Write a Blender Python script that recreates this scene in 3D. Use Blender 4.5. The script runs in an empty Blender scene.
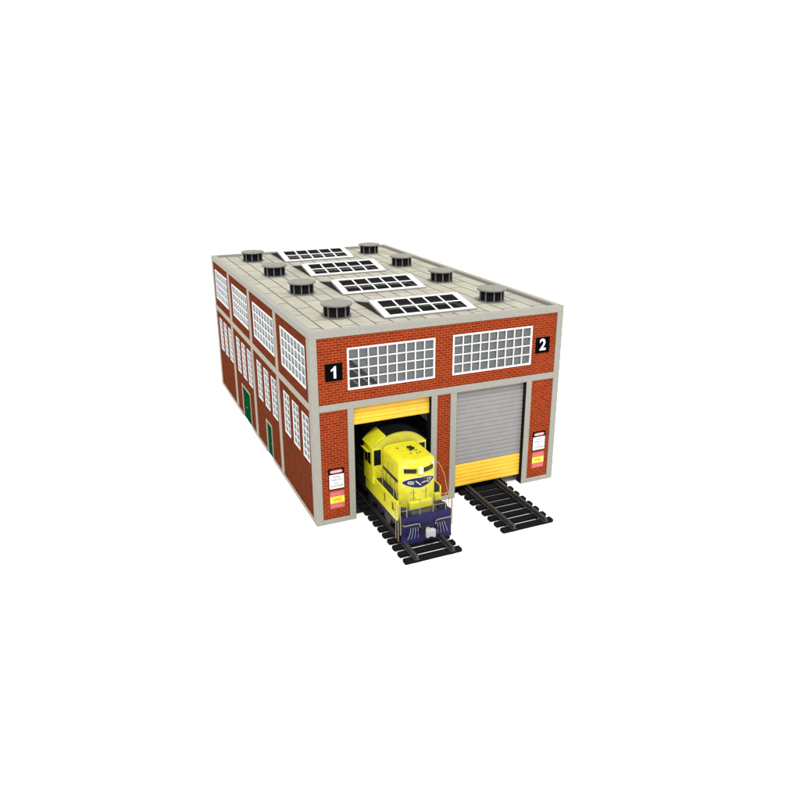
import bpy, bmesh, math, random
from mathutils import Vector, Matrix
random.seed(7)
scene = bpy.context.scene
COL = scene.collection

# ------------------------------------------------------------------ camera
cam_data = bpy.data.cameras.new('camera')
cam = bpy.data.objects.new('camera', cam_data); COL.objects.link(cam)
cam_data.sensor_width = 36.0
cam_data.lens = 740.744 / 800 * 36.0
cam_data.clip_end = 2000
CAM_LOC = Vector((-9.252, -31.72, 18.682))
RZ, RX, RR = math.radians(-23.95935), math.radians(70.03846), math.radians(0.41554)
cam.matrix_world = Matrix.Translation(CAM_LOC) @ Matrix.Rotation(RZ, 4, 'Z') @ Matrix.Rotation(RX, 4, 'X') @ Matrix.Rotation(RR, 4, 'Y')
scene.camera = cam

# ------------------------------------------------------------------ light: a white studio sweep all round plus one soft key
world = bpy.data.worlds.new('World'); scene.world = world
world.use_nodes = True
wbg = world.node_tree.nodes['Background']
wbg.inputs['Color'].default_value = (1.0, 1.0, 1.0, 1)
wbg.inputs['Strength'].default_value = 1.0
kd = bpy.data.lights.new('key_lamp', 'SUN')
kd.energy = 2.2; kd.angle = math.radians(14); kd.color = (1.0, 0.985, 0.96)
key = bpy.data.objects.new('key_lamp', kd); COL.objects.link(key)
key.rotation_euler = Vector((0.12, 0.50, -0.85)).to_track_quat('-Z', 'Y').to_euler()
vs = scene.view_settings
vs.view_transform = 'Standard'; vs.look = 'None'; vs.gamma = 1; vs.exposure = 0.42
vs.use_curve_mapping = False

# ------------------------------------------------------------------ materials
def mat(name, col, rough=0.6, var=0.0, vscale=3.0, bump=0.0, bscale=40.0, metal=0.0, coat=0.0, spec=0.5, tint=None):
    m = bpy.data.materials.new(name); m.use_nodes = True
    nt = m.node_tree; b = nt.nodes['Principled BSDF']
    b.inputs['Roughness'].default_value = rough; b.inputs['Metallic'].default_value = metal
    b.inputs['Coat Weight'].default_value = coat; b.inputs['Specular IOR Level'].default_value = spec
    b.inputs['Base Color'].default_value = (*col, 1)
    tc = nt.nodes.new('ShaderNodeTexCoord')
    if var > 0:
        n = nt.nodes.new('ShaderNodeTexNoise'); n.inputs['Scale'].default_value = vscale; n.inputs['Detail'].default_value = 8
        n.inputs['Roughness'].default_value = 0.65
        nt.links.new(tc.outputs['Object'], n.inputs['Vector'])
        r = nt.nodes.new('ShaderNodeMapRange'); r.inputs['From Min'].default_value = .3; r.inputs['From Max'].default_value = .7
        nt.links.new(n.outputs['Fac'], r.inputs['Value'])
        mx = nt.nodes.new('ShaderNodeMix'); mx.data_type = 'RGBA'
        lo = [c * (1 - var) for c in col]; hi = [min(1, c * (1 + var)) for c in (tint or col)]
        mx.inputs['A'].default_value = (*lo, 1); mx.inputs['B'].default_value = (*hi, 1)
        nt.links.new(r.outputs['Result'], mx.inputs['Factor']); nt.links.new(mx.outputs['Result'], b.inputs['Base Color'])
    if bump > 0:
        n2 = nt.nodes.new('ShaderNodeTexNoise'); n2.inputs['Scale'].default_value = bscale; n2.inputs['Detail'].default_value = 5
        nt.links.new(tc.outputs['Object'], n2.inputs['Vector'])
        bp = nt.nodes.new('ShaderNodeBump'); bp.inputs['Strength'].default_value = bump; bp.inputs['Distance'].default_value = 0.02
        nt.links.new(n2.outputs['Fac'], bp.inputs['Height']); nt.links.new(bp.outputs['Normal'], b.inputs['Normal'])
    return m

def brick_mat(name, u_axis, c1, c2, mortar, width=.335, row=.130, msize=.016, offset=(0, 0), off=.5, rough=.85, noise=.25, nscale=1.3, bump=.3):
    m = bpy.data.materials.new(name); m.use_nodes = True
    nt = m.node_tree; b = nt.nodes['Principled BSDF']; b.inputs['Roughness'].default_value = rough; b.inputs['Specular IOR Level'].default_value = 0
    g = nt.nodes.new('ShaderNodeTexCoord')
    s = nt.nodes.new('ShaderNodeSeparateXYZ'); nt.links.new(g.outputs['Object'], s.inputs[0])
    c = nt.nodes.new('ShaderNodeCombineXYZ')
    u, v = {'x': ('X', 'Z'), 'y': ('Y', 'Z'), 'roof': ('Y', 'X')}[u_axis]
    for ax, sock, o in ((u, 'X', offset[0]), (v, 'Y', offset[1])):
        a = nt.nodes.new('ShaderNodeMath'); a.operation = 'ADD'; a.inputs[1].default_value = o
        nt.links.new(s.outputs[ax], a.inputs[0]); nt.links.new(a.outputs[0], c.inputs[sock])
    br = nt.nodes.new('ShaderNodeTexBrick')
    br.offset = off; br.squash = 1
    br.inputs['Scale'].default_value = 1; br.inputs['Brick Width'].default_value = width; br.inputs['Row Height'].default_value = row
    br.inputs['Mortar Size'].default_value = msize; br.inputs['Mortar Smooth'].default_value = .2
    br.inputs['Color1'].default_value = (*c1, 1); br.inputs['Color2'].default_value = (*c2, 1); br.inputs['Mortar'].default_value = (*mortar, 1)
    nt.links.new(c.outputs[0], br.inputs['Vector'])
    n = nt.nodes.new('ShaderNodeTexNoise'); n.inputs['Scale'].default_value = nscale; n.inputs['Detail'].default_value = 9; n.inputs['Roughness'].default_value = .7
    nt.links.new(g.outputs['Object'], n.inputs['Vector'])
    r = nt.nodes.new('ShaderNodeMapRange'); r.inputs['From Min'].default_value = .3; r.inputs['From Max'].default_value = .7
    r.inputs['To Min'].default_value = 1 - noise; r.inputs['To Max'].default_value = 1 + noise
    nt.links.new(n.outputs['Fac'], r.inputs['Value'])
    mx = nt.nodes.new('ShaderNodeMix'); mx.data_type = 'RGBA'; mx.blend_type = 'MULTIPLY'; mx.inputs['Factor'].default_value = 1
    nt.links.new(br.outputs['Color'], mx.inputs['A']); nt.links.new(r.outputs['Result'], mx.inputs['B'])
    nt.links.new(mx.outputs['Result'], b.inputs['Base Color'])
    bp = nt.nodes.new('ShaderNodeBump'); bp.inputs['Strength'].default_value = bump; bp.inputs['Distance'].default_value = .01; bp.invert = True
    nt.links.new(br.outputs['Fac'], bp.inputs['Height']); nt.links.new(bp.outputs['Normal'], b.inputs['Normal'])
    return m

def glass_mat(name, col, gloss):
    m = bpy.data.materials.new(name); m.use_nodes = True
    nt = m.node_tree; nt.nodes.clear()
    out = nt.nodes.new('ShaderNodeOutputMaterial')
    t = nt.nodes.new('ShaderNodeBsdfTransparent'); t.inputs['Color'].default_value = (*col, 1)
    g = nt.nodes.new('ShaderNodeBsdfGlossy'); g.inputs['Roughness'].default_value = .06
    mx = nt.nodes.new('ShaderNodeMixShader'); mx.inputs['Fac'].default_value = gloss
    nt.links.new(t.outputs[0], mx.inputs[1]); nt.links.new(g.outputs[0], mx.inputs[2]); nt.links.new(mx.outputs[0], out.inputs['Surface'])
    return m

M = {}
M['ground'] = mat('white_board', (.93, .93, .93), .9, spec=.1)
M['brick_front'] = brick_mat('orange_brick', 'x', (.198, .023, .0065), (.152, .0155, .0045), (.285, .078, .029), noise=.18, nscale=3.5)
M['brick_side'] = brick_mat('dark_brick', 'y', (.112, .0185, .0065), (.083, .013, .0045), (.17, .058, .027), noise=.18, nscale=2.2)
M['roof'] = brick_mat('roof_panels', 'roof', (.345, .331, .275), (.305, .293, .243), (.10, .095, .078), width=3.0, row=.9, msize=.042, offset=(-.94 + 3.0 * 6, -1.25 + .9 * 20), noise=.13, nscale=2.2, bump=.25, rough=.9)
M['trim'] = mat('grey_concrete', (.245, .236, .205), .85, .09, 9, .25, 30)
M['side_trim'] = mat('buff_concrete', (.28, .243, .195), .85, .1, 5, .25, 30)
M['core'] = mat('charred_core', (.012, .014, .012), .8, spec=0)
M['black'] = mat('shade_black', (.006, .006, .007), .9, .3, 2, spec=0)  # stands in for shade on the lining, ceiling and cab roof
M['dark_floor'] = mat('interior_shade_floor', (.012, .012, .013), .95, .4, 3, spec=.1)  # shade of the shed's interior put into the floor colour
M['white'] = mat('white_frame', (.62, .62, .62), .5, .04, 4)
M['film_front'] = mat('grey_film', (.105, .102, .108), .32, .22, .9)
M['film_side'] = mat('pale_film', (.185, .20, .21), .32, .22, 1.6)
M['glass'] = glass_mat('clear_glass', (.9, .92, .92), .02)
M['smoked_glass'] = glass_mat('smoked_glass', (.8, .81, .82), .012)
M['shutter_grey'] = mat('grey_shutter', (.205, .195, .19), .5, .07, 2)
M['shutter_yellow'] = mat('yellow_shutter', (.70, .42, .022), .45, .08, 2)
M['green'] = mat('green_door_paint', (.003, .05, .016), .5, .35, 4, spec=0)
M['lid'] = mat('vent_lid', (.175, .166, .146), .75, .15, 4)
M['vent_dark'] = mat('vent_louvre', (.009, .0095, .011), .7, .3, 6, spec=0)
M['vent_post'] = mat('vent_post', (.13, .13, .13), .6)
M['vent_ring'] = mat('vent_ring', (.085, .083, .078), .7)
M['sky_side'] = mat('skylight_cheek', (.05, .046, .04), .85, .25, 5, spec=0)
M['sky_edge'] = mat('skylight_edge', (.25, .245, .23), .7, .1, 5)
M['rail'] = mat('weathered_rail', (.036, .035, .033), .5, .3, 3, metal=.3)
M['sleeper'] = mat('black_sleeper', (.008, .008, .009), .55, .25, 8, .3, 25, spec=0)
M['yellow'] = mat('lemon_paint', (.50, .47, .010), .42, .14, 3.5, coat=.12)
M['shaded_yellow'] = mat('shaded_lemon_paint', (.43, .39, .03), .5, .12, 2.5)  # lemon darkened to carry the shade on the cab's front arch
M['blue'] = mat('navy_paint', (.009, .007, .052), .45, .15, 3, spec=.2)
M['deck_grey'] = mat('worn_deck', (.05, .052, .045), .7, .45, 4, .3, 30, spec=.2)
M['loco_black'] = mat('underframe_and_shade_black', (.018, .018, .022), .5, .35, 5, spec=.12)  # real black parts, plus the loco's rear where shade is painted on
M['window_black'] = mat('dark_cab_glass', (.004, .004, .005), .1, spec=.12)
M['lens'] = mat('headlight_lens', (.75, .75, .72), .15, coat=1)
M['rail_tan'] = mat('handrail_tan', (.24, .205, .08), .45)
M['board_ink'] = mat('number_board_ink', (.09, .075, .03), .6)
M['hose'] = mat('air_hose_grey', (.19, .21, .24), .5)
M['coupler'] = mat('coupler_grey', (.36, .36, .35), .45, .2, 9)
M['pale_mark'] = mat('pale_lettering', (.62, .62, .48), .5)
M['gold_mark'] = mat('gold_lettering', (.5, .38, .06), .5)
M['sign_black'] = mat('sign_black', (.0025, .0025, .003), .6, spec=0)
M['sign_white'] = mat('sign_white', (.60, .60, .60), .5)
M['sign_red'] = mat('sign_red', (.44, .07, .07), .5)
M['sign_pink'] = mat('sign_pink', (.50, .22, .22), .5)
M['sign_yellow'] = mat('sign_yellow', (.62, .50, .02), .5)
M['sign_ink'] = mat('sign_ink', (.05, .055, .10), .6)
M['sign_olive'] = mat('sign_olive', (.20, .18, .01), .6)

# ------------------------------------------------------------------ mesh helper
ORG = {}
class MB:
    def __init__(s): s.v = []; s.f = []
    def box(s, x0, x1, y0, y1, z0, z1):
        i = len(s.v)
        s.v += [(x0, y0, z0), (x1, y0, z0), (x1, y1, z0), (x0, y1, z0), (x0, y0, z1), (x1, y0, z1), (x1, y1, z1), (x0, y1, z1)]
        s.f += [tuple(i + k for k in q) for q in ((0, 3, 2, 1), (4, 5, 6, 7), (0, 1, 5, 4), (1, 2, 6, 5), (2, 3, 7, 6), (3, 0, 4, 7))]
        return s
    def loft(s, rings, cap=True):
        n = len(rings[0]); i = len(s.v)
        for r in rings: s.v += [tuple(p) for p in r]
        for k in range(len(rings) - 1):
            for j in range(n):
                a = i + k * n + j; b = i + k * n + (j + 1) % n
                s.f.append((a, b, b + n, a + n))
        if cap:
            s.f.append(tuple(i + j for j in reversed(range(n))))
            s.f.append(tuple(i + (len(rings) - 1) * n + j for j in range(n)))
        return s
    def prism(s, poly, d):          # polygon (3-D points) swept by the vector d
        d = Vector(d)
        return s.loft([[Vector(p) for p in poly], [Vector(p) + d for p in poly]])
    def cyl(s, c, axis, r, h, n=32, r2=None):
        c = Vector(c); a = Vector(axis).normalized(); q = a.to_track_quat('Z', 'Y').to_matrix()
        R = []
        for t, rr in ((0, r), (h, r if r2 is None else r2)):
            R.append([c + a * t + q @ Vector((rr * math.cos(2 * math.pi * k / n), rr * math.sin(2 * math.pi * k / n), 0)) for k in range(n)])
        return s.loft(R)
    def tube(s, pts, r, n=8):
        pts = [Vector(p) for p in pts]; R = []
        for k, p in enumerate(pts):
            a = (pts[min(k + 1, len(pts) - 1)] - pts[max(k - 1, 0)]).normalized()
            q = a.to_track_quat('Z', 'Y').to_matrix()
            R.append([p + q @ Vector((r * math.cos(2 * math.pi * j / n), r * math.sin(2 * math.pi * j / n), 0)) for j in range(n)])
        return s.loft(R)
    def slab(s, u0, u1, v0, v1, holes, fn):     # rectangle with rectangular holes as boxes; fn(u0,u1,v0,v1) -> box args
        us = sorted({u0, u1, *[h[0] for h in holes], *[h[1] for h in holes]}); us = [u for u in us if u0 <= u <= u1]
        for a, b in zip(us, us[1:]):
            mid = (a + b) / 2
            cuts = sorted([(h[2], h[3]) for h in holes if h[0] < mid < h[1]])
            v = v0
            for c, d in cuts:
                if c > v: s.box(*fn(a, b, v, c))
                v = d
            if v < v1: s.box(*fn(a, b, v, v1))
        return s
    def build(s, name, m, parent=None, origin=None, bevel=0, segs=2, smooth=False, weld=False):
        po = ORG.get(parent.name, Vector()) if parent else Vector()
        o3 = Vector(origin) if origin is not None else po
        me = bpy.data.meshes.new(name)
        me.from_pydata([tuple(Vector(p) - o3) for p in s.v], [], s.f)
        bm = bmesh.new(); bm.from_mesh(me)
        if weld: bmesh.ops.remove_doubles(bm, verts=bm.verts, dist=1e-5)
        bmesh.ops.recalc_face_normals(bm, faces=bm.faces); bm.to_mesh(me); bm.free()
        me.materials.append(m)
        o = bpy.data.objects.new(name, me); COL.objects.link(o)
        ORG[o.name] = o3
        if parent: o.parent = parent
        o.location = o3 - po
        if bevel:
            md = o.modifiers.new('bevel', 'BEVEL'); md.width = bevel; md.segments = segs; md.limit_method = 'ANGLE'; md.angle_limit = math.radians(35)
        if smooth:
            for p in me.polygons: p.use_smooth = True
            try: me.set_sharp_from_angle(angle=math.radians(35))
            except Exception: pass
        return o

def empty(name, loc, label, cat, group=None):
    o = bpy.data.objects.new(name, None); COL.objects.link(o); o.location = loc
    o.empty_display_size = .3; ORG[o.name] = Vector(loc)
    o['label'] = label; o['category'] = cat
    if group: o['group'] = group
    return o
def copy_part(o, parent, loc):
    c = o.copy(); COL.objects.link(c); c.parent = parent; c.location = loc
    for ch in list(o.children):
        d = ch.copy(); COL.objects.link(d); d.parent = c; d.location = ch.location
    return c

# ------------------------------------------------------------------ setting
g = MB(); g.v = [(-400, -400, 0), (400, -400, 0), (400, 400, 0), (-400, 400, 0)]; g.f = [(0, 1, 2, 3)]
go = g.build('ground', M['ground']); go['kind'] = 'structure'

# ------------------------------------------------------------------ engine shed
W, D, H = 14.0, 24.745, 10.03
ZC = 9.69                      # underside of the cornice
ZR = 9.85                      # roof sheet
T = .30                        # wall thickness behind the trim
SHED = empty('engine_shed', (W / 2, D / 2, 0), 'long two storey red brick engine shed with flat grey roof and two roller doors', 'building')
P = .055                       # how far the concrete trim stands proud of the brick

O1 = (2.10, 6.30); O2 = (7.76, 11.95); ZO = 6.05
WF = [(1.85, 6.48, 7.0, 9.09), (7.47, 12.14, 7.0, 9.11)]
fw = MB().slab(P, W - P, 0, ZC, [(O1[0], O1[1], 0, ZO), (O2[0], O2[1], 0, ZO)] + WF, lambda a, b, c, d: (a, b, P, P + .12, c, d))
fw.build('front_wall', M['brick_front'], SHED)
BAYS = [(.50, 6.15), (6.70, 12.35), (12.97, 18.36), (19.04, 24.28)]
UW = [(1.0, 5.5), (6.98, 11.86), (13.36, 17.9), (19.55, 24.33 - .35)]
ZU = (6.97, 9.14)
LW = []
for (a, b) in BAYS:
    s_ = (b - a) / 5.65
    for k in (.36, 2.12, 3.86): LW.append((a + k * s_, a + (k + 1.17) * s_, 3.12, 5.56))
DOORS = [(14.35, 16.95, 0, 2.42), (8.72, 10.15, 0, 2.24)]
side_holes = [(a, b, *ZU) for a, b in UW] + LW + DOORS
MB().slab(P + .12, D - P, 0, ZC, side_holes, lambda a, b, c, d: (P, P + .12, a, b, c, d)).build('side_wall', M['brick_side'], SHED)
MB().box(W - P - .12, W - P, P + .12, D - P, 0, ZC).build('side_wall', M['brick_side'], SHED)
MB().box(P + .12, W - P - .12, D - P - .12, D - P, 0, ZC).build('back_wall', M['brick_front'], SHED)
# inner lining blackened for the shade inside, reveals round the door openings
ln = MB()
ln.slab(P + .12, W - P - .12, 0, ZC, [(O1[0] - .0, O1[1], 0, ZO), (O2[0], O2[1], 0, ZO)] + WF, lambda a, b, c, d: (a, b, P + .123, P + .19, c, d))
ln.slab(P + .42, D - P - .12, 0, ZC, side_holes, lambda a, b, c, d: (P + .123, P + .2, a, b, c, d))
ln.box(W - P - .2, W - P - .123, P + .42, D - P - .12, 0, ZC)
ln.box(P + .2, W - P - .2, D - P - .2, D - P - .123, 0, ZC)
ln.build('shade_lining', M['black'], SHED)
# floor sheet darkened for the shade inside, as far as the far side of the second track
MB().box(.3, 11.25, .5, D - .3, .002, .012).build('shade_floor', M['dark_floor'], SHED)

# concrete trim of the front
def trim(name, boxes, m='trim', bevel=.012):
    b = MB()
    for q in boxes: b.box(*q)
    return b.build(name, M[m], SHED, bevel=bevel, segs=1)
trim('corner_pilaster', [(0, .36, 0, P, 0, ZC)])
trim('corner_pilaster', [(W - .37, W, 0, P, 0, ZC)])
trim('string_course', [(.36, W - .37, 0, P, ZO, 6.40)])
for x0, x1 in ((1.78, 2.10), (6.30, 6.64), (7.40, 7.76), (11.95, 12.29)):
    trim('door_jamb', [(x0, x1, 0, P, 0, ZO)])
for x0, x1 in ((.36, 1.78), (6.64, 7.40), (12.29, W - .37)):
    trim('plinth', [(x0, x1, 0, P, 0, .27)])
for x in (O1[0], O1[1], O2[0], O2[1]):
    a, b = (x - .002, x + .004) if x in (O1[0], O2[0]) else (x - .004, x + .002)
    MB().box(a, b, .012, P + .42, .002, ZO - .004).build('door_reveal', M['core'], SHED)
# cornice / parapet ring
PW = .34
cz = [(0, W, 0, PW, ZC, H), (0, W, D - PW, D, ZC, H)]
trim('cornice', [cz[0]]); trim('cornice', [(0, PW, PW, D - PW, ZC, H)]); trim('cornice', [(W - PW, W, PW, D - PW, ZC, H)]); trim('cornice', [cz[1]])
# side trim
for X0, X1 in ((0, P), (W - P, W)):
    trim('corner_pilaster', [(X0, X1, P, .50, 0, ZC)], 'trim')
    trim('corner_pilaster', [(X0, X1, 24.28, D - P, 0, ZC)], 'side_trim')
    trim('string_course', [(X0, X1, .50, 24.28, ZO, 6.40)], 'side_trim')
    for a, b in ((6.19, 6.66), (12.42, 12.90), (18.46, 18.96)):
        trim('bay_pilaster', [(X0, X1, a, b, .2, ZO)], 'side_trim'); trim('bay_pilaster', [(X0, X1, a, b, 6.40, ZC)], 'side_trim')
    ys = [.50, 8.60, 10.27, 14.2, 17.1, 24.28] if X0 == 0 else [.50, 24.28]
    for a, b in zip(ys[::2], ys[1::2]): trim('plinth', [(X0, X1, a, b, 0, .2)], 'side_trim')

# windows: frame mesh with its panes
def window(u0, u1, z0, z1, cols, rows, axis, film, bar=.05, edge=.085, corner=False, flat=0):
    f = MB(); fn = (lambda a, b, c, d, e, g_: (a, b, e, g_, c, d)) if axis == 'x' else (lambda a, b, c, d, e, g_: (e, g_, a, b, c, d))
    n0, n1 = P - .03 + flat, P + .07
    f.box(*fn(u0, u1, z0, z0 + edge, n0, n1)); f.box(*fn(u0, u1, z1 - edge, z1, n0, n1))
    f.box(*fn(u0, u0 + edge, z0 + edge, z1 - edge, n0, n1)); f.box(*fn(u1 - edge, u1, z0 + edge, z1 - edge, n0, n1))
    U0, U1, Z0, Z1 = u0 + edge, u1 - edge, z0 + edge, z1 - edge
    for k in range(1, cols):
        u = U0 + (U1 - U0) * k / cols; f.box(*fn(u - bar / 2, u + bar / 2, Z0, Z1, n0 + .006, n1 - .03))
    for k in range(1, rows):
        z = Z0 + (Z1 - Z0) * k / rows; f.box(*fn(U0, U1, z - bar / 2, z + bar / 2, n0 + .009, n1 - .033))
    fo = f.build('window', M['white'], SHED)
    gl = MB().box(*fn(U0, U1, Z0, Z1, P + .045, P + .05)); gl.build('pane', M['glass'], fo)
    b = MB()
    if corner:      # the film behind the glass is cut away at the lower left; slanting strips of film stand there
        cut = 1.5
        q = [(U0, Z0 + cut), (U0 + cut * 1.05, Z0), (U1, Z0), (U1, Z1), (U0, Z1)]
        b.prism([(u, P + .075, z) for u, z in q], (0, .01, 0))
        for t in (1.16, .62):
            r = [(U0, Z0 + t), (U0 + t * 1.05, Z0), (U0 + (t - .1) * 1.05, Z0), (U0, Z0 + t - .1)]
            MB().prism([(u, P + .075, z) for u, z in r], (0, .01, 0)).build('diagonal_strip', M[film], fo)
    else: b.box(*fn(U0, U1, Z0, Z1, P + .075, P + .085))
    b.build('film_sheet', M[film], fo)
    return fo
window(*WF[0], 9, 4, 'x', 'film_front', corner=True)
window(*WF[1], 9, 4, 'x', 'film_front')
for a, b in UW: window(a, b, *ZU, 7, 4, 'y', 'film_side', bar=.065, edge=.11, flat=.034)
for q in LW: window(*q, 2, 6, 'y', 'film_side', bar=.045, edge=.075, flat=.034)

# green side doors
for n_, (a, b, c, d) in enumerate(DOORS):
    f = MB()
    f.box(P - .02, P + .09, a, a + .13, .004, d); f.box(P - .02, P + .09, b - .13, b, .004, d); f.box(P - .02, P + .09, a + .13, b - .13, d - .13, d)
    fr = f.build('door_frame', M['side_trim'], SHED)
    leaves = [(a + .13, b - .13)] if n_ == 1 else [(a + .13, (a + b) / 2 - .01), ((a + b) / 2 + .01, b - .13)]
    for y0, y1 in leaves:
        lf = MB(); lf.box(P + .03, P + .07, y0, y1, .006, d - .13)
        w_ = (y1 - y0)
        for z0, z1 in ((.25, .95), (1.1, 1.9)):      # raised stiles round sunk panels
            lf.box(P + .012, P + .029, y0 + .14 * w_, y1 - .14 * w_, z0, z1)
        dl = lf.build('door_leaf', M['green'], fr, bevel=.01, segs=1)
        MB().cyl((P + .028, y0 + .1, 1.0), (-1, 0, 0), .035, .07, 12).build('handle', M['vent_post'], fr)

# roller doors
def shutter(x0, x1, z0, z1, y, mname, pitch, name='slat_curtain', parent=None):
    n = max(1, round((z1 - z0) / pitch)); p = (z1 - z0) / n; pr = []
    for k in range(n):
        z = z0 + k * p
        pr += [(y + .035, z + .001), (y + .004, z + p * .16), (y, z + p * .5), (y + .004, z + p * .84), (y + .035, z + p * .999)]
    poly = [(x0, a, b) for a, b in pr] + [(x0, y + .07, z1), (x0, y + .07, z0)]
    return MB().prism(poly, (x1 - x0, 0, 0)).build(name, M[mname], parent or SHED)
shutter(O1[0] + .006, O1[1] - .006, 5.06, ZO + .3, .20 + P, 'shutter_yellow', .21, 'roller_door')
rd = shutter(O2[0] + .006, O2[1] - .03, 1.80, ZO + .3, .20 + P, 'shutter_grey', .235, 'roller_door')
shutter(O2[0] + .006, O2[1] - .03, .50, 1.796, .195 + P, 'shutter_yellow', .215, 'bottom_section', rd)

# roof with openings under the skylights
SKY = [(4.46, 9.70, 1.66 + 6.19 * k, 6.2 + 6.19 * k) for k in range(4)]
rh = [(a + .3, b - .3, c + .2, (c + d) / 2 - .1) for a, b, c, d in SKY]
MB().slab(PW, W - PW, PW, D - PW, rh, lambda a, b, c, d: (a, b, c, d, ZR - .06, ZR)).build('roof', M['roof'], SHED, weld=False)
MB().slab(P + .2, W - P - .2, P + .42, D - P - .2, rh, lambda a, b, c, d: (a, b, c, d, ZR - .16, ZR - .063)).build('ceiling', M['black'], SHED)  # underside blackened for the shade inside the shed

def skylight(q):
    x0, x1, y0, y1 = q; ym = (y0 + y1) / 2 + .04; zt = ZR + .44
    o3 = ((x0 + x1) / 2, (y0 + y1) / 2, ZR)
    bs = MB(); bs.prism([(x0 + .02, ym, zt - .06), (x0 + .02, y1, ZR + .002), (x0 + .02, y1, ZR + .05), (x0 + .02, ym + .003, zt - .004)], (x1 - x0 - .04, 0, 0))
    root = bs.build('skylight', M['sky_edge'], SHED, origin=o3)
    for xa in (x0 + .06, x1 - .10):
        MB().prism([(xa, y0 + .06, ZR + .001), (xa, y1 - .04, ZR + .001), (xa, ym, zt - .03)], (.04, 0, 0)).build('cheek', M['sky_side'], root)
    # glazed front slope in its own plane: u along x, v up the slope
    e = Vector((0, ym - y0, zt - ZR - .03)); L = e.length; e.normalize(); nrm = Vector((0, -e.z, e.y))
    def bx(mb, u0, u1, v0, v1, w0, w1):
        c = [Vector((u, y0, ZR + .03)) + e * v + nrm * w for w in (w0, w1) for v in (v0, v1) for u in (u0, u1)]
        i = len(mb.v); mb.v += [tuple(p) for p in c]
        mb.f += [tuple(i + k for k in f) for f in ((0, 1, 3, 2), (4, 6, 7, 5), (0, 4, 5, 1), (2, 3, 7, 6), (0, 2, 6, 4), (1, 5, 7, 3))]
    cb = MB(); eb = .05
    bx(cb, x0, x1, 0, .08, -.03, .05); bx(cb, x0, x1, L - .08, L, -.03, .05); bx(cb, x0, x0 + .1, .08, L - .08, -.03, .05); bx(cb, x1 - .1, x1, .08, L - .08, -.03, .05)
    cb.build('kerb', M['sky_edge'], root)
    fr = MB(); m1, m2, m3 = .40, .20, .26       # side, top and bottom margins of the white frame
    a, b = x0 + .03, x1 - .03; c, d = .02, L - .02
    bx(fr, a, b, c, m3, .052, .075); bx(fr, a, b, L - m2, d, .052, .075); bx(fr, a, x0 + m1, m3, L - m2, .052, .075); bx(fr, x1 - m1, b, m3, L - m2, .052, .075)
    U0, U1 = x0 + m1, x1 - m1
    for k in range(1, 5):
        u = U0 + (U1 - U0) * k / 5; bx(fr, u - .05, u + .05, m3, L - m2, .054, .073)
    vm = (m3 + L - m2) / 2; bx(fr, U0, U1, vm - .055, vm + .055, .053, .072)
    fr.build('frame', M['white'], root)
    gp = MB(); bx(gp, U0 - .02, U1 + .02, m3 - .02, L - m2 + .02, .035, .042)
    gp.build('pane', M['smoked_glass'], root)
    return root
s0 = skylight(SKY[0])
for k in range(1, 4): copy_part(s0, SHED, s0.location + Vector((0, 6.19 * k, 0)))

# roof vents
def vent(x, y):
    o3 = (x, y, ZR)
    d = MB().cyl((x, y, ZR + .06), (0, 0, 1), .64, .56, 48); root = d.build('roof_vent', M['vent_dark'], SHED, origin=o3, smooth=True)
    MB().cyl((x, y, ZR + .001), (0, 0, 1), .72, .075, 48, .70).build('base_ring', M['vent_ring'], root, smooth=True)
    n = 9
    for k in range(n):
        a = 2 * math.pi * (k + .3) / n; c, s_ = math.cos(a), math.sin(a); w = .03
        pts = [(x + c * r + -s_ * t, y + s_ * r + c * t, ZR + .076) for r, t in ((.62, -w), (.69, -w), (.69, w), (.62, w))]
        MB().prism(pts, (0, 0, .54)).build('louvre_post', M['vent_post'], root)
    ld = MB(); R = []
    for r, z in ((.80, .62), (.815, .64), (.815, .70), (.79, .73), (.4, .745), (.02, .75)):
        R.append([(x + r * math.cos(2 * math.pi * k / 56), y + r * math.sin(2 * math.pi * k / 56), ZR + z) for k in range(56)])
    ld.loft(R).build('lid', M['lid'], root, smooth=True)
    return root
v0 = vent(2.5, 3.28)
for k in range(4):
    for j, x in enumerate((2.5, 11.5)):
        if k or j: copy_part(v0, SHED, v0.location + Vector((x - 2.5, 6.19 * k, 0)))

# ------------------------------------------------------------------ number plaques and notices on the brick
def text_mesh(body, size, loc, m, parent, name, ext=.004, sx=1.0, bold=.0):
    cu = bpy.data.curves.new(name, 'FONT'); cu.body = body; cu.size = size; cu.align_x = 'CENTER'; cu.align_y = 'CENTER'; cu.extrude = ext; cu.offset = bold
    tmp = bpy.data.objects.new('tmp', cu); COL.objects.link(tmp)
    dg = bpy.context.evaluated_depsgraph_get(); me = bpy.data.meshes.new_from_object(tmp.evaluated_get(dg))
    bpy.data.objects.remove(tmp); bpy.data.curves.remove(cu)
    R = Matrix.Rotation(math.radians(90), 4, 'X')
    me.transform(Matrix.Diagonal((sx, 1, 1, 1))); me.transform(R)
    me.materials.clear(); me.materials.append(m)
    o = bpy.data.objects.new(name, me); COL.objects.link(o); o.parent = parent
    o.location = Vector(loc) - ORG[parent.name]; ORG[o.name] = Vector(loc)
    return o
YS = P - .03
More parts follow.
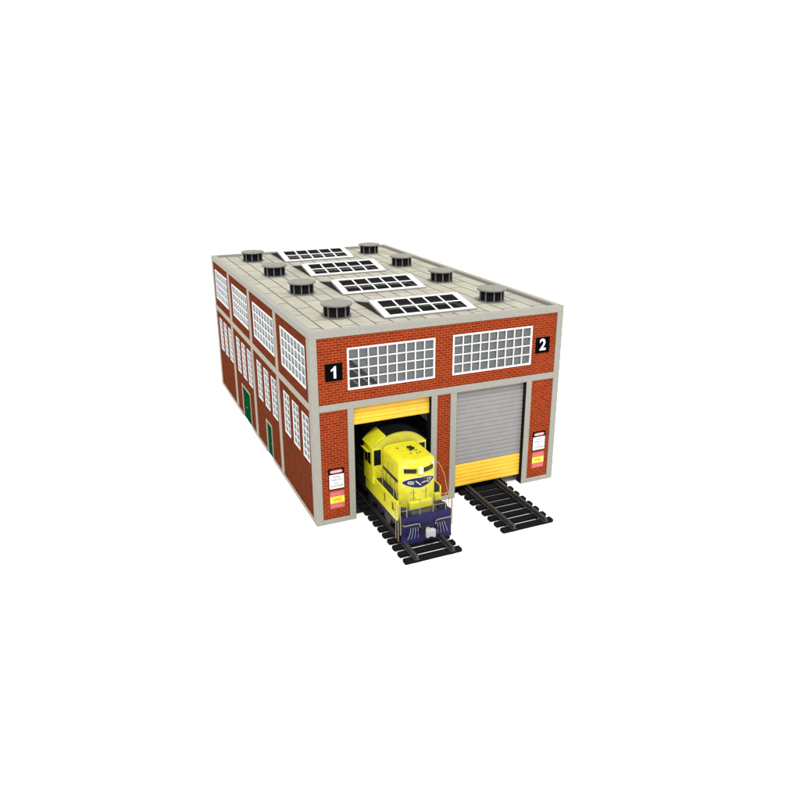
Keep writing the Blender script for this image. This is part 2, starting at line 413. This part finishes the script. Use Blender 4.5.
for ch, x0, z0, lab in (('1', .73, 7.55, 'black square plaque with a white number 1 on the upper brick wall'), ('2', 12.39, 7.55, 'black square plaque with a white number 2 on the upper brick wall')):
    pl = MB().box(x0, x0 + .87, YS, P - .001, z0, z0 + .88).build('number_plaque', M['sign_black'], origin=(x0 + .435, P, z0), bevel=.01, segs=1)
    pl['label'] = lab; pl['category'] = 'plaque'; pl['group'] = 'number plaques on the front wall'
    if ch == '1':       # a bold one with a slanting flag
        q = [(.50, .14), (.50, .74), (.405, .74), (.36, .66), (.27, .60), (.24, .585), (.24, .49), (.30, .51), (.375, .565), (.375, .14)]
        MB().prism([(x0 + .045 + a, YS - .003, z0 + b_) for a, b_ in q], (0, -.006, 0)).build('numeral', M['sign_white'], pl)
    else: text_mesh(ch, .86, (x0 + .435, YS - .006, z0 + .44), M['sign_white'], pl, 'numeral', sx=.95, bold=.022)

def marks(parent, rows, x0, x1, y, m, name='lettering', seed=1):
    rnd = random.Random(seed); b = MB()
    for zc, h, share in rows:
        w = (x1 - x0) * share; x = (x0 + x1) / 2 - w / 2; end = x + w
        while x < end - .02:
            lw = rnd.uniform(.045, .065)
            k = rnd.random()
            b.box(x, x + .016, y - .003, y, zc - h / 2, zc + h / 2)
            if k < .6: b.box(x + .018, x + lw - .012, y - .003, y, zc + h / 2 - .018, zc + h / 2)
            if k > .3: b.box(x + .018, x + lw - .012, y - .003, y, zc - h / 2, zc - h / 2 + .018)
            if k > .2 and k < .8: b.box(x + .018, x + lw - .014, y - .003, y, zc - .009, zc + .009)
            x += lw + .012
    return b.build(name, m, parent)
def notice(x0, lab1, lab2):
    x1 = x0 + .82
    bd = MB().box(x0, x1, YS, P - .001, 1.86, 3.0).build('warning_notice', M['sign_black'], origin=(x0 + .41, P, 1.86))
    bd['label'] = lab1; bd['category'] = 'sign'; bd['group'] = 'black edged warning notices beside the doors'
    MB().box(x0 + .035, x1 - .02, YS - .004, YS - .0005, 1.92, 2.70).build('white_panel', M['sign_white'], bd)
    ov = [(x0 + .41 + .33 * math.copysign(abs(math.cos(t)) ** .5, math.cos(t)), YS - .0005, 2.855 + .085 * math.copysign(abs(math.sin(t)) ** .7, math.sin(t))) for t in [2 * math.pi * k / 32 for k in range(32)]]
    MB().prism(ov, (0, -.004, 0)).build('heading_oval', M['sign_pink'], bd)
    marks(bd, [(2.855, .07, .62)], x0 + .05, x1 - .05, YS - .006, M['sign_white'], 'heading', 3)
    marks(bd, [(2.57, .075, .42), (2.40, .085, .78), (2.23, .07, .26), (2.07, .09, .84)], x0 + .05, x1 - .03, YS - .005, M['sign_ink'], 'lettering', 5)
    z0, z1 = .83, 1.78
    bd2 = MB().box(x0 + .04, x1 - .01, YS, P - .001, z0, z1).build('caution_notice', M['sign_red'], origin=(x0 + .42, P, z0))
    bd2['label'] = lab2; bd2['category'] = 'sign'; bd2['group'] = 'red and yellow caution notices beside the doors'
    MB().box(x0 + .045, x1 - .015, YS - .004, YS - .0005, 1.12, 1.49).build('yellow_band', M['sign_yellow'], bd2)
    marks(bd2, [(1.305, .12, .62)], x0 + .05, x1 - .02, YS - .005, M['sign_olive'], 'lettering', 8)
    for s_, xc in ((1, x0 + .10), (-1, x1 - .07)):
        MB().cyl((xc, YS - .0045, 1.30), (0, -1, 0), .035, .003, 16).build('pale_dot', M['sign_white'], bd2)
    marks(bd2, [(1.63, .10, .8), (.97, .09, .7)], x0 + .06, x1 - .03, YS - .0005, M['sign_pink'], 'red_lettering', 11)
notice(.70, 'black edged white warning notice on the brick pier left of the open doorway', 'red and yellow caution notice on the brick pier left of the open doorway')
notice(12.57, 'black edged white warning notice on the brick pier right of the grey shutter', 'red and yellow caution notice on the brick pier right of the grey shutter')

# ------------------------------------------------------------------ railway tracks
def track(xc, y_front, label):
    y0 = y_front; t = empty('railway_track', (xc, y0, 0), label, 'track', 'tracks running out of the shed')
    first = None; n = 0; y = y0 + .3
    while y < D - 1.0:
        if first is None:
            b = MB(); b.box(xc - 1.48, xc + 1.48, y - .185, y + .185, .0, .2)
            first = b.build('sleeper', M['sleeper'], t, origin=(xc, y, 0), bevel=.07, segs=3)
            for s_ in (-.925, .925): MB().box(xc + s_ - .17, xc + s_ + .17, y - .1, y + .1, .2, .222).build('rail_chair', M['sleeper'], first)
        else: copy_part(first, t, first.location + Vector((random.uniform(-.012, .012), y - (y0 + .3), 0)))
        y += .63
    for s_ in (-1, 1):
        xr = xc + s_ * .925
        pr = [(-.13, .224), (.13, .224), (.13, .235), (.03, .245), (.025, .345), (.065, .36), (.065, .42), (.055, .43), (-.055, .43), (-.065, .42), (-.065, .36), (-.025, .345), (-.03, .245), (-.13, .235)]
        MB().prism([(xr + a, y0, z) for a, z in pr], (0, D - 1.0 - y0, 0)).build('rail', M['rail'], t)
    return t
TX = 4.1
track(TX, -5.12, 'black sleepered railway track beneath the yellow locomotive')
track(9.65, -4.5, 'empty black sleepered railway track in front of the grey roller door')

# ------------------------------------------------------------------ locomotive
LX = 4.36
LOCO = empty('locomotive', (LX, -3.6, .43), 'lemon yellow and navy blue diesel locomotive emerging from the left doorway', 'locomotive')
YR = 11.0
def yl(mb, name, m, parent=None, **k): return mb.build(name, M[m], parent or LOCO, **k)
# deck and side panels
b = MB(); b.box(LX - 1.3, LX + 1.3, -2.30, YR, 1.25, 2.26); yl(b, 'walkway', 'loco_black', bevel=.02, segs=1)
b = MB(); b.box(LX - 1.3, LX + 1.3, -3.45, -2.302, 1.2, 1.56); yl(b, 'front_platform', 'deck_grey', bevel=.02, segs=1)
for s_ in (-1, 1):
    xa = LX + s_ * 1.36 - .04
    top = 2.3 if s_ < 0 else 2.2
    q = MB().slab(-3.2 if s_ < 0 else -2.3, .84, 1.32, top, [(-2.95, -2.5, 1.62, 2.1), (-1.82, -1.55, 1.62, 2.12)] if s_ < 0 else [], lambda a, b_, c, d: (xa, xa + .08, a, b_, c, d))
    if s_ < 0: q.prism([(xa, -3.2, 1.32), (xa, -3.38, 1.5), (xa, -3.38, top - .12), (xa, -3.2, top)], (.08, 0, 0))
    pn = yl(q, 'side_panel', 'yellow')
    yl(MB().box(xa, xa + .08, .845, YR, 1.32, 2.0), 'shaded_side_panel', 'loco_black')  # panel behind the cab blackened to paint in the shed's shade
    e = MB().box(xa + .005, xa + .075, -3.3, YR, 1.08, 1.315); yl(e, 'sill', 'loco_black')
# short hood
HW = .96
plan = [(-HW, -2.40), (-.80, -2.57), (-.40, -2.77), (0, -2.88), (.40, -2.77), (.80, -2.57), (HW, -2.40)]
def ring(z, inset, back=-.502, dy=0):
    k = (HW - inset) / HW
    return [(LX + x * k, -2.2 + (y + 2.2) * (1 - inset * .8) + dy * 0, z) for x, y in plan] + [(LX + HW * k, back, z), (LX - HW * k, back, z)]
b = MB().loft([ring(1.60, .0), ring(3.80, 0), ring(3.93, .05), ring(4.01, .15), ring(4.05, .32), ring(4.06, .55)])
HOOD = yl(b, 'hood', 'yellow', smooth=True)
def hp(u, off):          # a point on the hood's front, u metres round from its prow, off metres out
    sgn = 1 if u >= 0 else -1; u = abs(u); pts = [plan[3], plan[4], plan[5], plan[6], (HW, -.6)]
    for p, q in zip(pts, pts[1:]):
        p, q = Vector(p), Vector(q); d = (q - p).length
        if u <= d or q.y == -.6:
            t = p + (q - p) * (u / d); nn = Vector((q - p)).normalized(); nn = Vector((-nn.y, nn.x)) * -1
            if nn.y > 0: nn = -nn
            if abs(nn.y) < .05: nn = Vector((1, 0))
            t += nn * off; return Vector((LX + sgn * t.x, t.y))
        u -= d
def wrap(mb, us, lo, hi, o0, o1):    # a thin patch that follows the hood, lo(u) .. hi(u) high
    R = []
    for u in us:
        a, c = hp(u, o0), hp(u, o1); R.append([(a.x, a.y, lo(u)), (c.x, c.y, lo(u)), (c.x, c.y, hi(u)), (a.x, a.y, hi(u))])
    return mb.loft(R)
lin = lambda a, b_, n: [a + (b_ - a) * k / n for k in range(n + 1)]
S = .90; zc = 2.92
hh = lambda u: .03 + .23 * max(0, 1 - (abs(u) / S) ** 2.2)
yl(wrap(MB(), lin(-S, S, 40), lambda u: zc - hh(u) - .025, lambda u: zc + hh(u) + .025, .002, .010), 'emblem_border', 'pale_mark', HOOD)
EMB = yl(wrap(MB(), lin(-S + .03, S - .03, 40), lambda u: zc - hh(u), lambda u: zc + hh(u), .011, .018), 'emblem', 'blue', HOOD)
mk = MB()
def loop(uc, rx, rz, w, a0=0, a1=2 * math.pi, n=20):
    R = []
    for k in range(n + 1):
        t = a0 + (a1 - a0) * k / n; p = []
        for r in (1, 1 - w):
            q = hp(uc + rx * r * math.cos(t), .024); p.append((q.x, q.y, zc + rz * r * math.sin(t)))
        R += [p]
    i = len(mk.v)
    for p in R: mk.v += [tuple(x) for x in p]
    for k in range(n): mk.f.append((i + 2 * k, i + 2 * k + 1, i + 2 * k + 3, i + 2 * k + 2))
loop(-.46, .17, .09, .25, .4, 6.0); loop(-.46, .07, .035, .5)
def stroke(u0, z0, u1, z1, w=.028):
    i = len(mk.v)
    for u, z in ((u0, z0 - w), (u0, z0 + w), (u1, z1 + w), (u1, z1 - w)):
        q = hp(u, .024); mk.v.append((q.x, q.y, zc + z))
    mk.f.append((i, i + 1, i + 2, i + 3))
for k in range(4): stroke(-.24 + .06 * k, .10 - .055 * k, -.18 + .06 * k, .045 - .055 * k)
for u in (.06, .17, .28): stroke(u, -.02, u + .06, -.01, .035)
for k in range(5): stroke(.42 + .06 * k, -.10 + .03 * k, .48 + .06 * k, -.075 + .032 * k, .018); stroke(.42 + .05 * k, .09, .47 + .05 * k, .085, .015)
stroke(.41, .0, .44, .0, .09)
mk.build('emblem_lettering', M['pale_mark'], HOOD)
for s_ in (-1, 1):
    st = MB(); xs = LX + s_ * (HW + .008)
    st.box(xs - .006, xs + .006, -2.35, -.52, 2.83, 2.99); yl(st, 'side_stripe', 'blue', HOOD)
    nb = wrap(MB(), lin(.20, .80, 8) if s_ > 0 else lin(-.80, -.20, 8), lambda u: 3.43, lambda u: 3.63, .004, .045)
    nbo = yl(nb, 'number_board', 'window_black', HOOD)
    dg_ = MB()
    for k in range(4):
        u = s_ * (.30 + .13 * k); p, q = hp(u, .047), hp(u + .06, .047)
        for z0, z1 in ((3.47, 3.49), (3.57, 3.59)): dg_.loft([[(p.x, p.y, z0), (p.x, p.y - .003, z0), (p.x, p.y - .003, z1), (p.x, p.y, z1)], [(q.x, q.y, z0), (q.x, q.y - .003, z0), (q.x, q.y - .003, z1), (q.x, q.y, z1)]])
        r_ = hp(u + .02, .047); dg_.box(r_.x, r_.x + .015, r_.y - .003, r_.y, 3.47, 3.59)
    yl(dg_, 'number_board_marks', 'board_ink', HOOD)
b = MB().box(LX - .15, LX + .15, -2.93, -2.80, 3.32, 3.80); hl = yl(b, 'headlight_housing', 'yellow', HOOD, bevel=.05)
for z in (3.46, 3.67): yl(MB().cyl((LX, -2.925, z), (0, -1, 0), .105, .035, 24, .09), 'headlight', 'lens', HOOD, smooth=True)
p = hp(-.74, .05); yl(MB().cyl((p.x, p.y + .02, 3.76), (-.35, -1, 0), .055, .06, 16), 'classification_lamp', 'lens', HOOD, smooth=True)
p = hp(.74, .05); yl(MB().cyl((p.x, p.y + .02, 3.76), (.35, -1, 0), .055, .06, 16), 'classification_lamp', 'lens', HOOD, smooth=True)
# nose door seams, handle and grab irons
sm = MB()
for u in (-.34, .34):
    p = hp(u, .004); sm.box(p.x - .012, p.x + .012, p.y - .004, p.y + .01, 1.66, 2.58)
q1, q2 = hp(-.34, .003), hp(0, .003)
yl(sm, 'door_seam', 'loco_black', HOOD)
for u, z in ((-.5, 2.42), (.1, 2.42), (-.5, 2.1), (.15, 3.1)):
    p, q = hp(u, .0), hp(u + .26, .0); po, qo = hp(u, .06), hp(u + .26, .06)
    yl(MB().tube([(p.x, p.y, z), (po.x, po.y, z), (qo.x, qo.y, z), (q.x, q.y, z)], .012, 6), 'grab_iron', 'rail_tan', HOOD)
for s_ in (-1, 1):
    xs = LX + s_ * (HW + .001); a_, b_ = sorted((xs, xs + s_ * .012))
    for y in (-2.0, -1.45, -.95): yl(MB().box(a_, b_, y - .012, y + .012, 2.28, 2.80), 'side_door_seam', 'loco_black', HOOD)
    yl(MB().box(a_, b_, -1.9, -1.55, 3.25, 3.6), 'side_hatch', 'shaded_yellow', HOOD)
    for y in (-1.35, -1.2): yl(MB().tube([(xs, y, 3.1), (xs + s_ * .06, y, 3.12), (xs + s_ * .06, y, 3.5), (xs, y, 3.52)], .012, 6), 'grab_iron', 'rail_tan', HOOD)
for z in (4.062,):
    for y in (-1.6, -.95): yl(MB().box(LX - .5, LX + .5, y - .01, y + .01, z - .012, z + .006), 'roof_seam', 'shaded_yellow', HOOD)
# horn and fittings on the hood top
hn = MB()
for dx, dl in ((-.07, .42), (.07, .34)):
    hn.tube([(LX + .12 + dx, -1.25, 4.15), (LX + .12 + dx, -1.25 - dl * .6, 4.15)], .03, 10); hn.cyl((LX + .12 + dx, -1.25 - dl * .6, 4.15), (0, -1, 0), .035, .14, 16, .085)
hn.box(LX + .0, LX + .24, -1.32, -1.22, 4.05, 4.13); yl(hn, 'horn', 'loco_black', HOOD)
for x, y in ((-.45, -1.15), (-.1, -1.95), (.2, -2.05), (.38, -1.98), (.3, -1.7)):
    yl(MB().cyl((LX + x, y, 4.04), (0, 0, 1), .035, .06, 10), 'lifting_lug', 'loco_black', HOOD)
# cab
CX0, CX1, CY0, CY1 = LX - 1.46, LX + 1.46, -.36, .85
def arch(y, dz=0, over=0):
    pts = []
    for k in range(17):
        t = -1 + 2 * k / 16; pts.append((LX + t * (1.46 + over), y, 3.90 + dz + .70 * (1 - abs(t) ** 2.3)))
    return pts
fz = arch(CY0)
cab = MB(); cab.prism([(CX0, CY0, 1.985), (CX1, CY0, 1.985)] + list(reversed(fz)), (0, CY1 - CY0, 0))
CAB = yl(cab, 'cab', 'shaded_yellow')  # shade of the front arch is put into this yellow
for s_ in (-1, 1):
    x = LX + s_ * 1.46
    pan = MB().box(min(x, x + s_ * .012), max(x, x + s_ * .012), CY0 + .01, CY1 - .01, 1.99, 3.88); yl(pan, 'cab_side', 'yellow', CAB)
    fp = MB().box(LX + s_ * 1.46 - (.52 if s_ > 0 else 0), LX + s_ * 1.46 + (.52 if s_ < 0 else 0), CY0 - .012, CY0 - .001, 2.0, 3.92); yl(fp, 'front_panel', 'yellow', CAB)
    xw = LX + s_ * 1.21
    yl(MB().box(xw - .19, xw + .19, CY0 - .035, CY0 - .013, 2.98, 3.80), 'front_window', 'window_black', CAB, bevel=.03)
    xw0, xw1 = sorted((x + s_ * .013, x + s_ * .03))
    yl(MB().box(xw0, xw1, -.12, .22, 2.95, 3.6), 'side_window', 'window_black', CAB); yl(MB().box(xw0, xw1, .3, .66, 2.95, 3.6), 'side_window', 'window_black', CAB)
    xs0, xs1 = sorted((x + s_ * .02, x + s_ * .22))
    if s_ < 0: yl(MB().prism([(xs0, -.15, 3.70), (xs1, -.15, 3.64), (xs1, -.15, 3.66), (xs0, -.15, 3.72)], (0, .85, 0)), 'sunshade', 'yellow', CAB)
ra, rb = arch(CY0 - .05, .004, .05), arch(CY0 - .05, .06, .06)
for n_, (k0, k1) in enumerate(((0, 4), (4, 12), (12, 16))):
    a, b_ = ra[k0:k1 + 1], rb[k0:k1 + 1]
    MB().prism(a + list(reversed(b_)), (0, CY1 - CY0 + .1, 0)).build('roof_eave' if n_ != 1 else 'cab_roof', M['yellow' if n_ == 0 else 'black'], CAB, smooth=True)  # middle and right roof pieces blackened, painting in the doorway's shade
# long hood behind, inside the shed
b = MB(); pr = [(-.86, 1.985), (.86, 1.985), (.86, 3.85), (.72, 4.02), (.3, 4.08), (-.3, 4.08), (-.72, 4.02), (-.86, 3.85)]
b.prism([(LX + a, CY1 + .002, z) for a, z in pr], (0, YR - .9 - CY1, 0)); yl(b, 'long_hood', 'loco_black', smooth=True)  # black here paints in the dark of the shed
# pilot
pf = [(-3.46, 1.62), (-3.60, 1.58), (-3.62, 1.05), (-3.60, .60), (-3.70, .22), (-3.66, .15), (-3.46, .15)]
b = MB(); b.prism([(LX - 1.3, y, z) for y, z in pf], (2.6, 0, 0)); PIL = yl(b, 'pilot', 'blue', bevel=.02)
b = MB(); b.box(LX - .34, LX + .34, -3.66, -3.605, .62, 1.0); yl(b, 'coupler_pocket', 'loco_black', PIL, bevel=.02)
for s_ in (-1, 1):
    stp = MB(); x0, x1 = sorted((LX + s_ * 1.02, LX + s_ * 1.36))
    for z in (.35, .72, 1.1): stp.box(x0, x1, -3.45, -3.12, z, z + .04)
    stp.box(x0, x1, -3.12, -3.09, .33, 1.2); stp.box(LX + s_ * 1.36 - .015, LX + s_ * 1.36 + .015, -3.45, -3.12, .3, .5)
    yl(stp, 'steps', 'blue')
    for k in range(4):
        xh = LX + s_ * (.52 + .12 * k); fl = .05 * k * s_
        yl(MB().tube([(xh, -3.6, 1.02), (xh, -3.71, 1.03), (xh + fl * .2, -3.75, .9), (xh + fl * .8, -3.76, .65), (xh + fl * 1.2, -3.74, .5)], .017, 6), 'air_hose', 'hose', PIL)
    yl(MB().tube([(LX + s_ * .40, -3.62, 1.0), (LX + s_ * .40, -3.74, 1.05), (LX + s_ * .44, -3.74, 1.22), (LX + s_ * .6, -3.74, 1.25), (LX + s_ * 1.22, -3.74, 1.25), (LX + s_ * 1.26, -3.62, 1.25)], .022, 6), 'cut_lever', 'rail_tan', PIL)
# coupler with an open knuckle
cp = MB(); cp.box(LX - .09, LX + .09, -3.95, -3.665, .70, .92)
cp.prism([(LX - .20, -3.93, .62), (LX + .16, -3.93, .62), (LX + .24, -4.12, .62), (LX + .14, -4.26, .62), (LX + .06, -4.16, .62), (LX - .02, -4.10, .62), (LX - .12, -4.14, .62), (LX - .22, -4.2, .62), (LX - .27, -4.05, .62)], (0, 0, .38))
yl(cp, 'coupler', 'coupler', PIL, bevel=.03)
# handrails
def rail(pts, r=.022, n='handrail', m='rail_tan'):
    pts = [Vector(p) for p in pts]; out = []
    for k in range(len(pts) - 1):
        p0 = pts[max(k - 1, 0)]; p1, p2 = pts[k], pts[k + 1]; p3 = pts[min(k + 2, len(pts) - 1)]
        for j in range(6):
            t = j / 6; out.append(.5 * ((2 * p1) + (p2 - p0) * t + (2 * p0 - 5 * p1 + 4 * p2 - p3) * t * t + (3 * p1 - p0 - 3 * p2 + p3) * t ** 3))
    out.append(pts[-1]); return yl(MB().tube(out, r, 8), n, m, smooth=True)
for s_ in (-1, 1):
    rail([(LX + s_ * .88, -2.3, 3.72), (LX + s_ * 1.12, -2.5, 3.6), (LX + s_ * 1.3, -2.75, 3.1), (LX + s_ * 1.34, -3.0, 2.5), (LX + s_ * 1.36, -3.3, 1.9)], .017) if s_ > 0 else None
    rail([(LX + s_ * 1.3, -3.5, 2.35), (LX + s_ * 1.36, -3.56, 2.1), (LX + s_ * 1.36, -3.58, 1.6), (LX + s_ * 1.36, -3.6, .75)], .021)
    rail([(LX + s_ * 1.02, -3.55, 2.5), (LX + s_ * 1.02, -3.55, 1.6)], .02)
    rail([(LX + s_ * .35, -3.55, 2.45), (LX + s_ * .35, -3.55, 1.6)], .018)
    rail([(LX + s_ * 1.3, -3.5, 2.35), (LX + s_ * 1.02, -3.55, 2.46), (LX + s_ * .35, -3.55, 2.42)], .018)
    for y in (-2.6, -1.2) if s_ < 0 else (): rail([(LX + s_ * 1.28, y, 2.26), (LX + s_ * 1.28, y, 2.95)], .016)
    if s_ < 0: rail([(LX + s_ * 1.28, -3.0, 2.4), (LX + s_ * 1.28, -2.6, 2.95), (LX + s_ * 1.28, -1.2, 2.95), (LX + s_ * 1.28, -.55, 2.95)], .016)
rail([(LX - .35, -3.55, 2.40), (LX - .15, -3.57, 2.16), (LX + .15, -3.57, 2.16), (LX + .35, -3.55, 2.40)], .014, 'safety_chain', 'hose')
rail([(LX - 1.3, -3.54, 1.95), (LX - .36, -3.55, 1.95)], .014, 'lower_rail', 'hose'); rail([(LX + .36, -3.55, 1.95), (LX + 1.3, -3.54, 1.95)], .014, 'lower_rail', 'hose')
for s_ in (-1, 1):
    yl(MB().box(LX + s_ * 1.1 - .16, LX + s_ * 1.1 + .16, -2.55, -2.31, 1.565, 1.92), 'platform_step', 'yellow', bevel=.02, segs=1)
b = MB(); b.box(LX - .62, LX + .62, -2.98, -2.70, 1.565, 1.98); yl(b, 'nose_box', 'yellow', bevel=.05)
for s_ in (-1, 1):
    yl(MB().box(LX + s_ * .95 - .22, LX + s_ * .95 + .22, -3.44, -3.1, 1.565, 1.80), 'equipment_box', 'loco_black', bevel=.03)
    yl(MB().box(LX + s_ * 1.34 - .02, LX + s_ * 1.34 + .02, -3.42, -3.15, .3, 1.3), 'step_side', 'blue')
    for y in (-3.42, -3.12): yl(MB().tube([(LX + s_ * 1.40, y, .32), (LX + s_ * 1.40, y, 1.5), (LX + s_ * 1.40, y, 2.3)], .02, 6), 'step_handrail', 'rail_tan')
    yl(MB().box(LX + s_ * 1.2 - .12, LX + s_ * 1.2 + .12, 1.3, 2.6, .75, 1.25), 'air_tank', 'loco_black', bevel=.08)
# trucks and tank
def wheelset(y, par):
    w = MB().cyl((TX - .8, y, .83), (1, 0, 0), .08, 1.6, 12); ax = w.build('axle', M['loco_black'], par)
for yc in (-.6, 8.2):
    tr = MB()
    for s_ in (-1, 1):
        xa = LX + s_ * 1.13
        tr.prism([(xa - .07, yc - 1.75, .72), (xa - .07, yc + 1.75, .72), (xa - .07, yc + 1.75, 1.0), (xa - .07, yc + .7, 1.05), (xa - .07, yc + .45, .98), (xa - .07, yc - .45, .98), (xa - .07, yc - .7, 1.05), (xa - .07, yc - 1.75, 1.0)], (.14, 0, 0))
        for d in (-1.15, 1.15): tr.box(xa - .12, xa + .12, yc + d - .2, yc + d + .2, .6, .98)
        tr.box(xa - .1, xa + .1, yc - .35, yc + .35, .55, .75)
    tr.box(LX - 1.06, LX + 1.06, yc - .2, yc + .2, .8, 1.2)
    t_ = tr.build('truck', M['loco_black'], LOCO, bevel=.03, segs=1)
    for d in (-1.15, 1.15):
        MB().cyl((TX - .83, yc + d, .83), (1, 0, 0), .09, 1.66, 12).build('axle', M['loco_black'], t_)
        for s_ in (-1, 1):
            w = MB().cyl((TX + s_ * .925 - .07, yc + d, .84), (1, 0, 0), .41, .14, 32); w.cyl((TX + s_ * .83 - .02, yc + d, .84), (1, 0, 0), .46, .04, 32)
            w.build('wheel', M['rail'], t_, smooth=True)
b = MB(); b.box(LX - 1.15, LX + 1.15, 1.9, 5.6, .5, 1.24); yl(b, 'fuel_tank', 'loco_black', bevel=.12, segs=3)
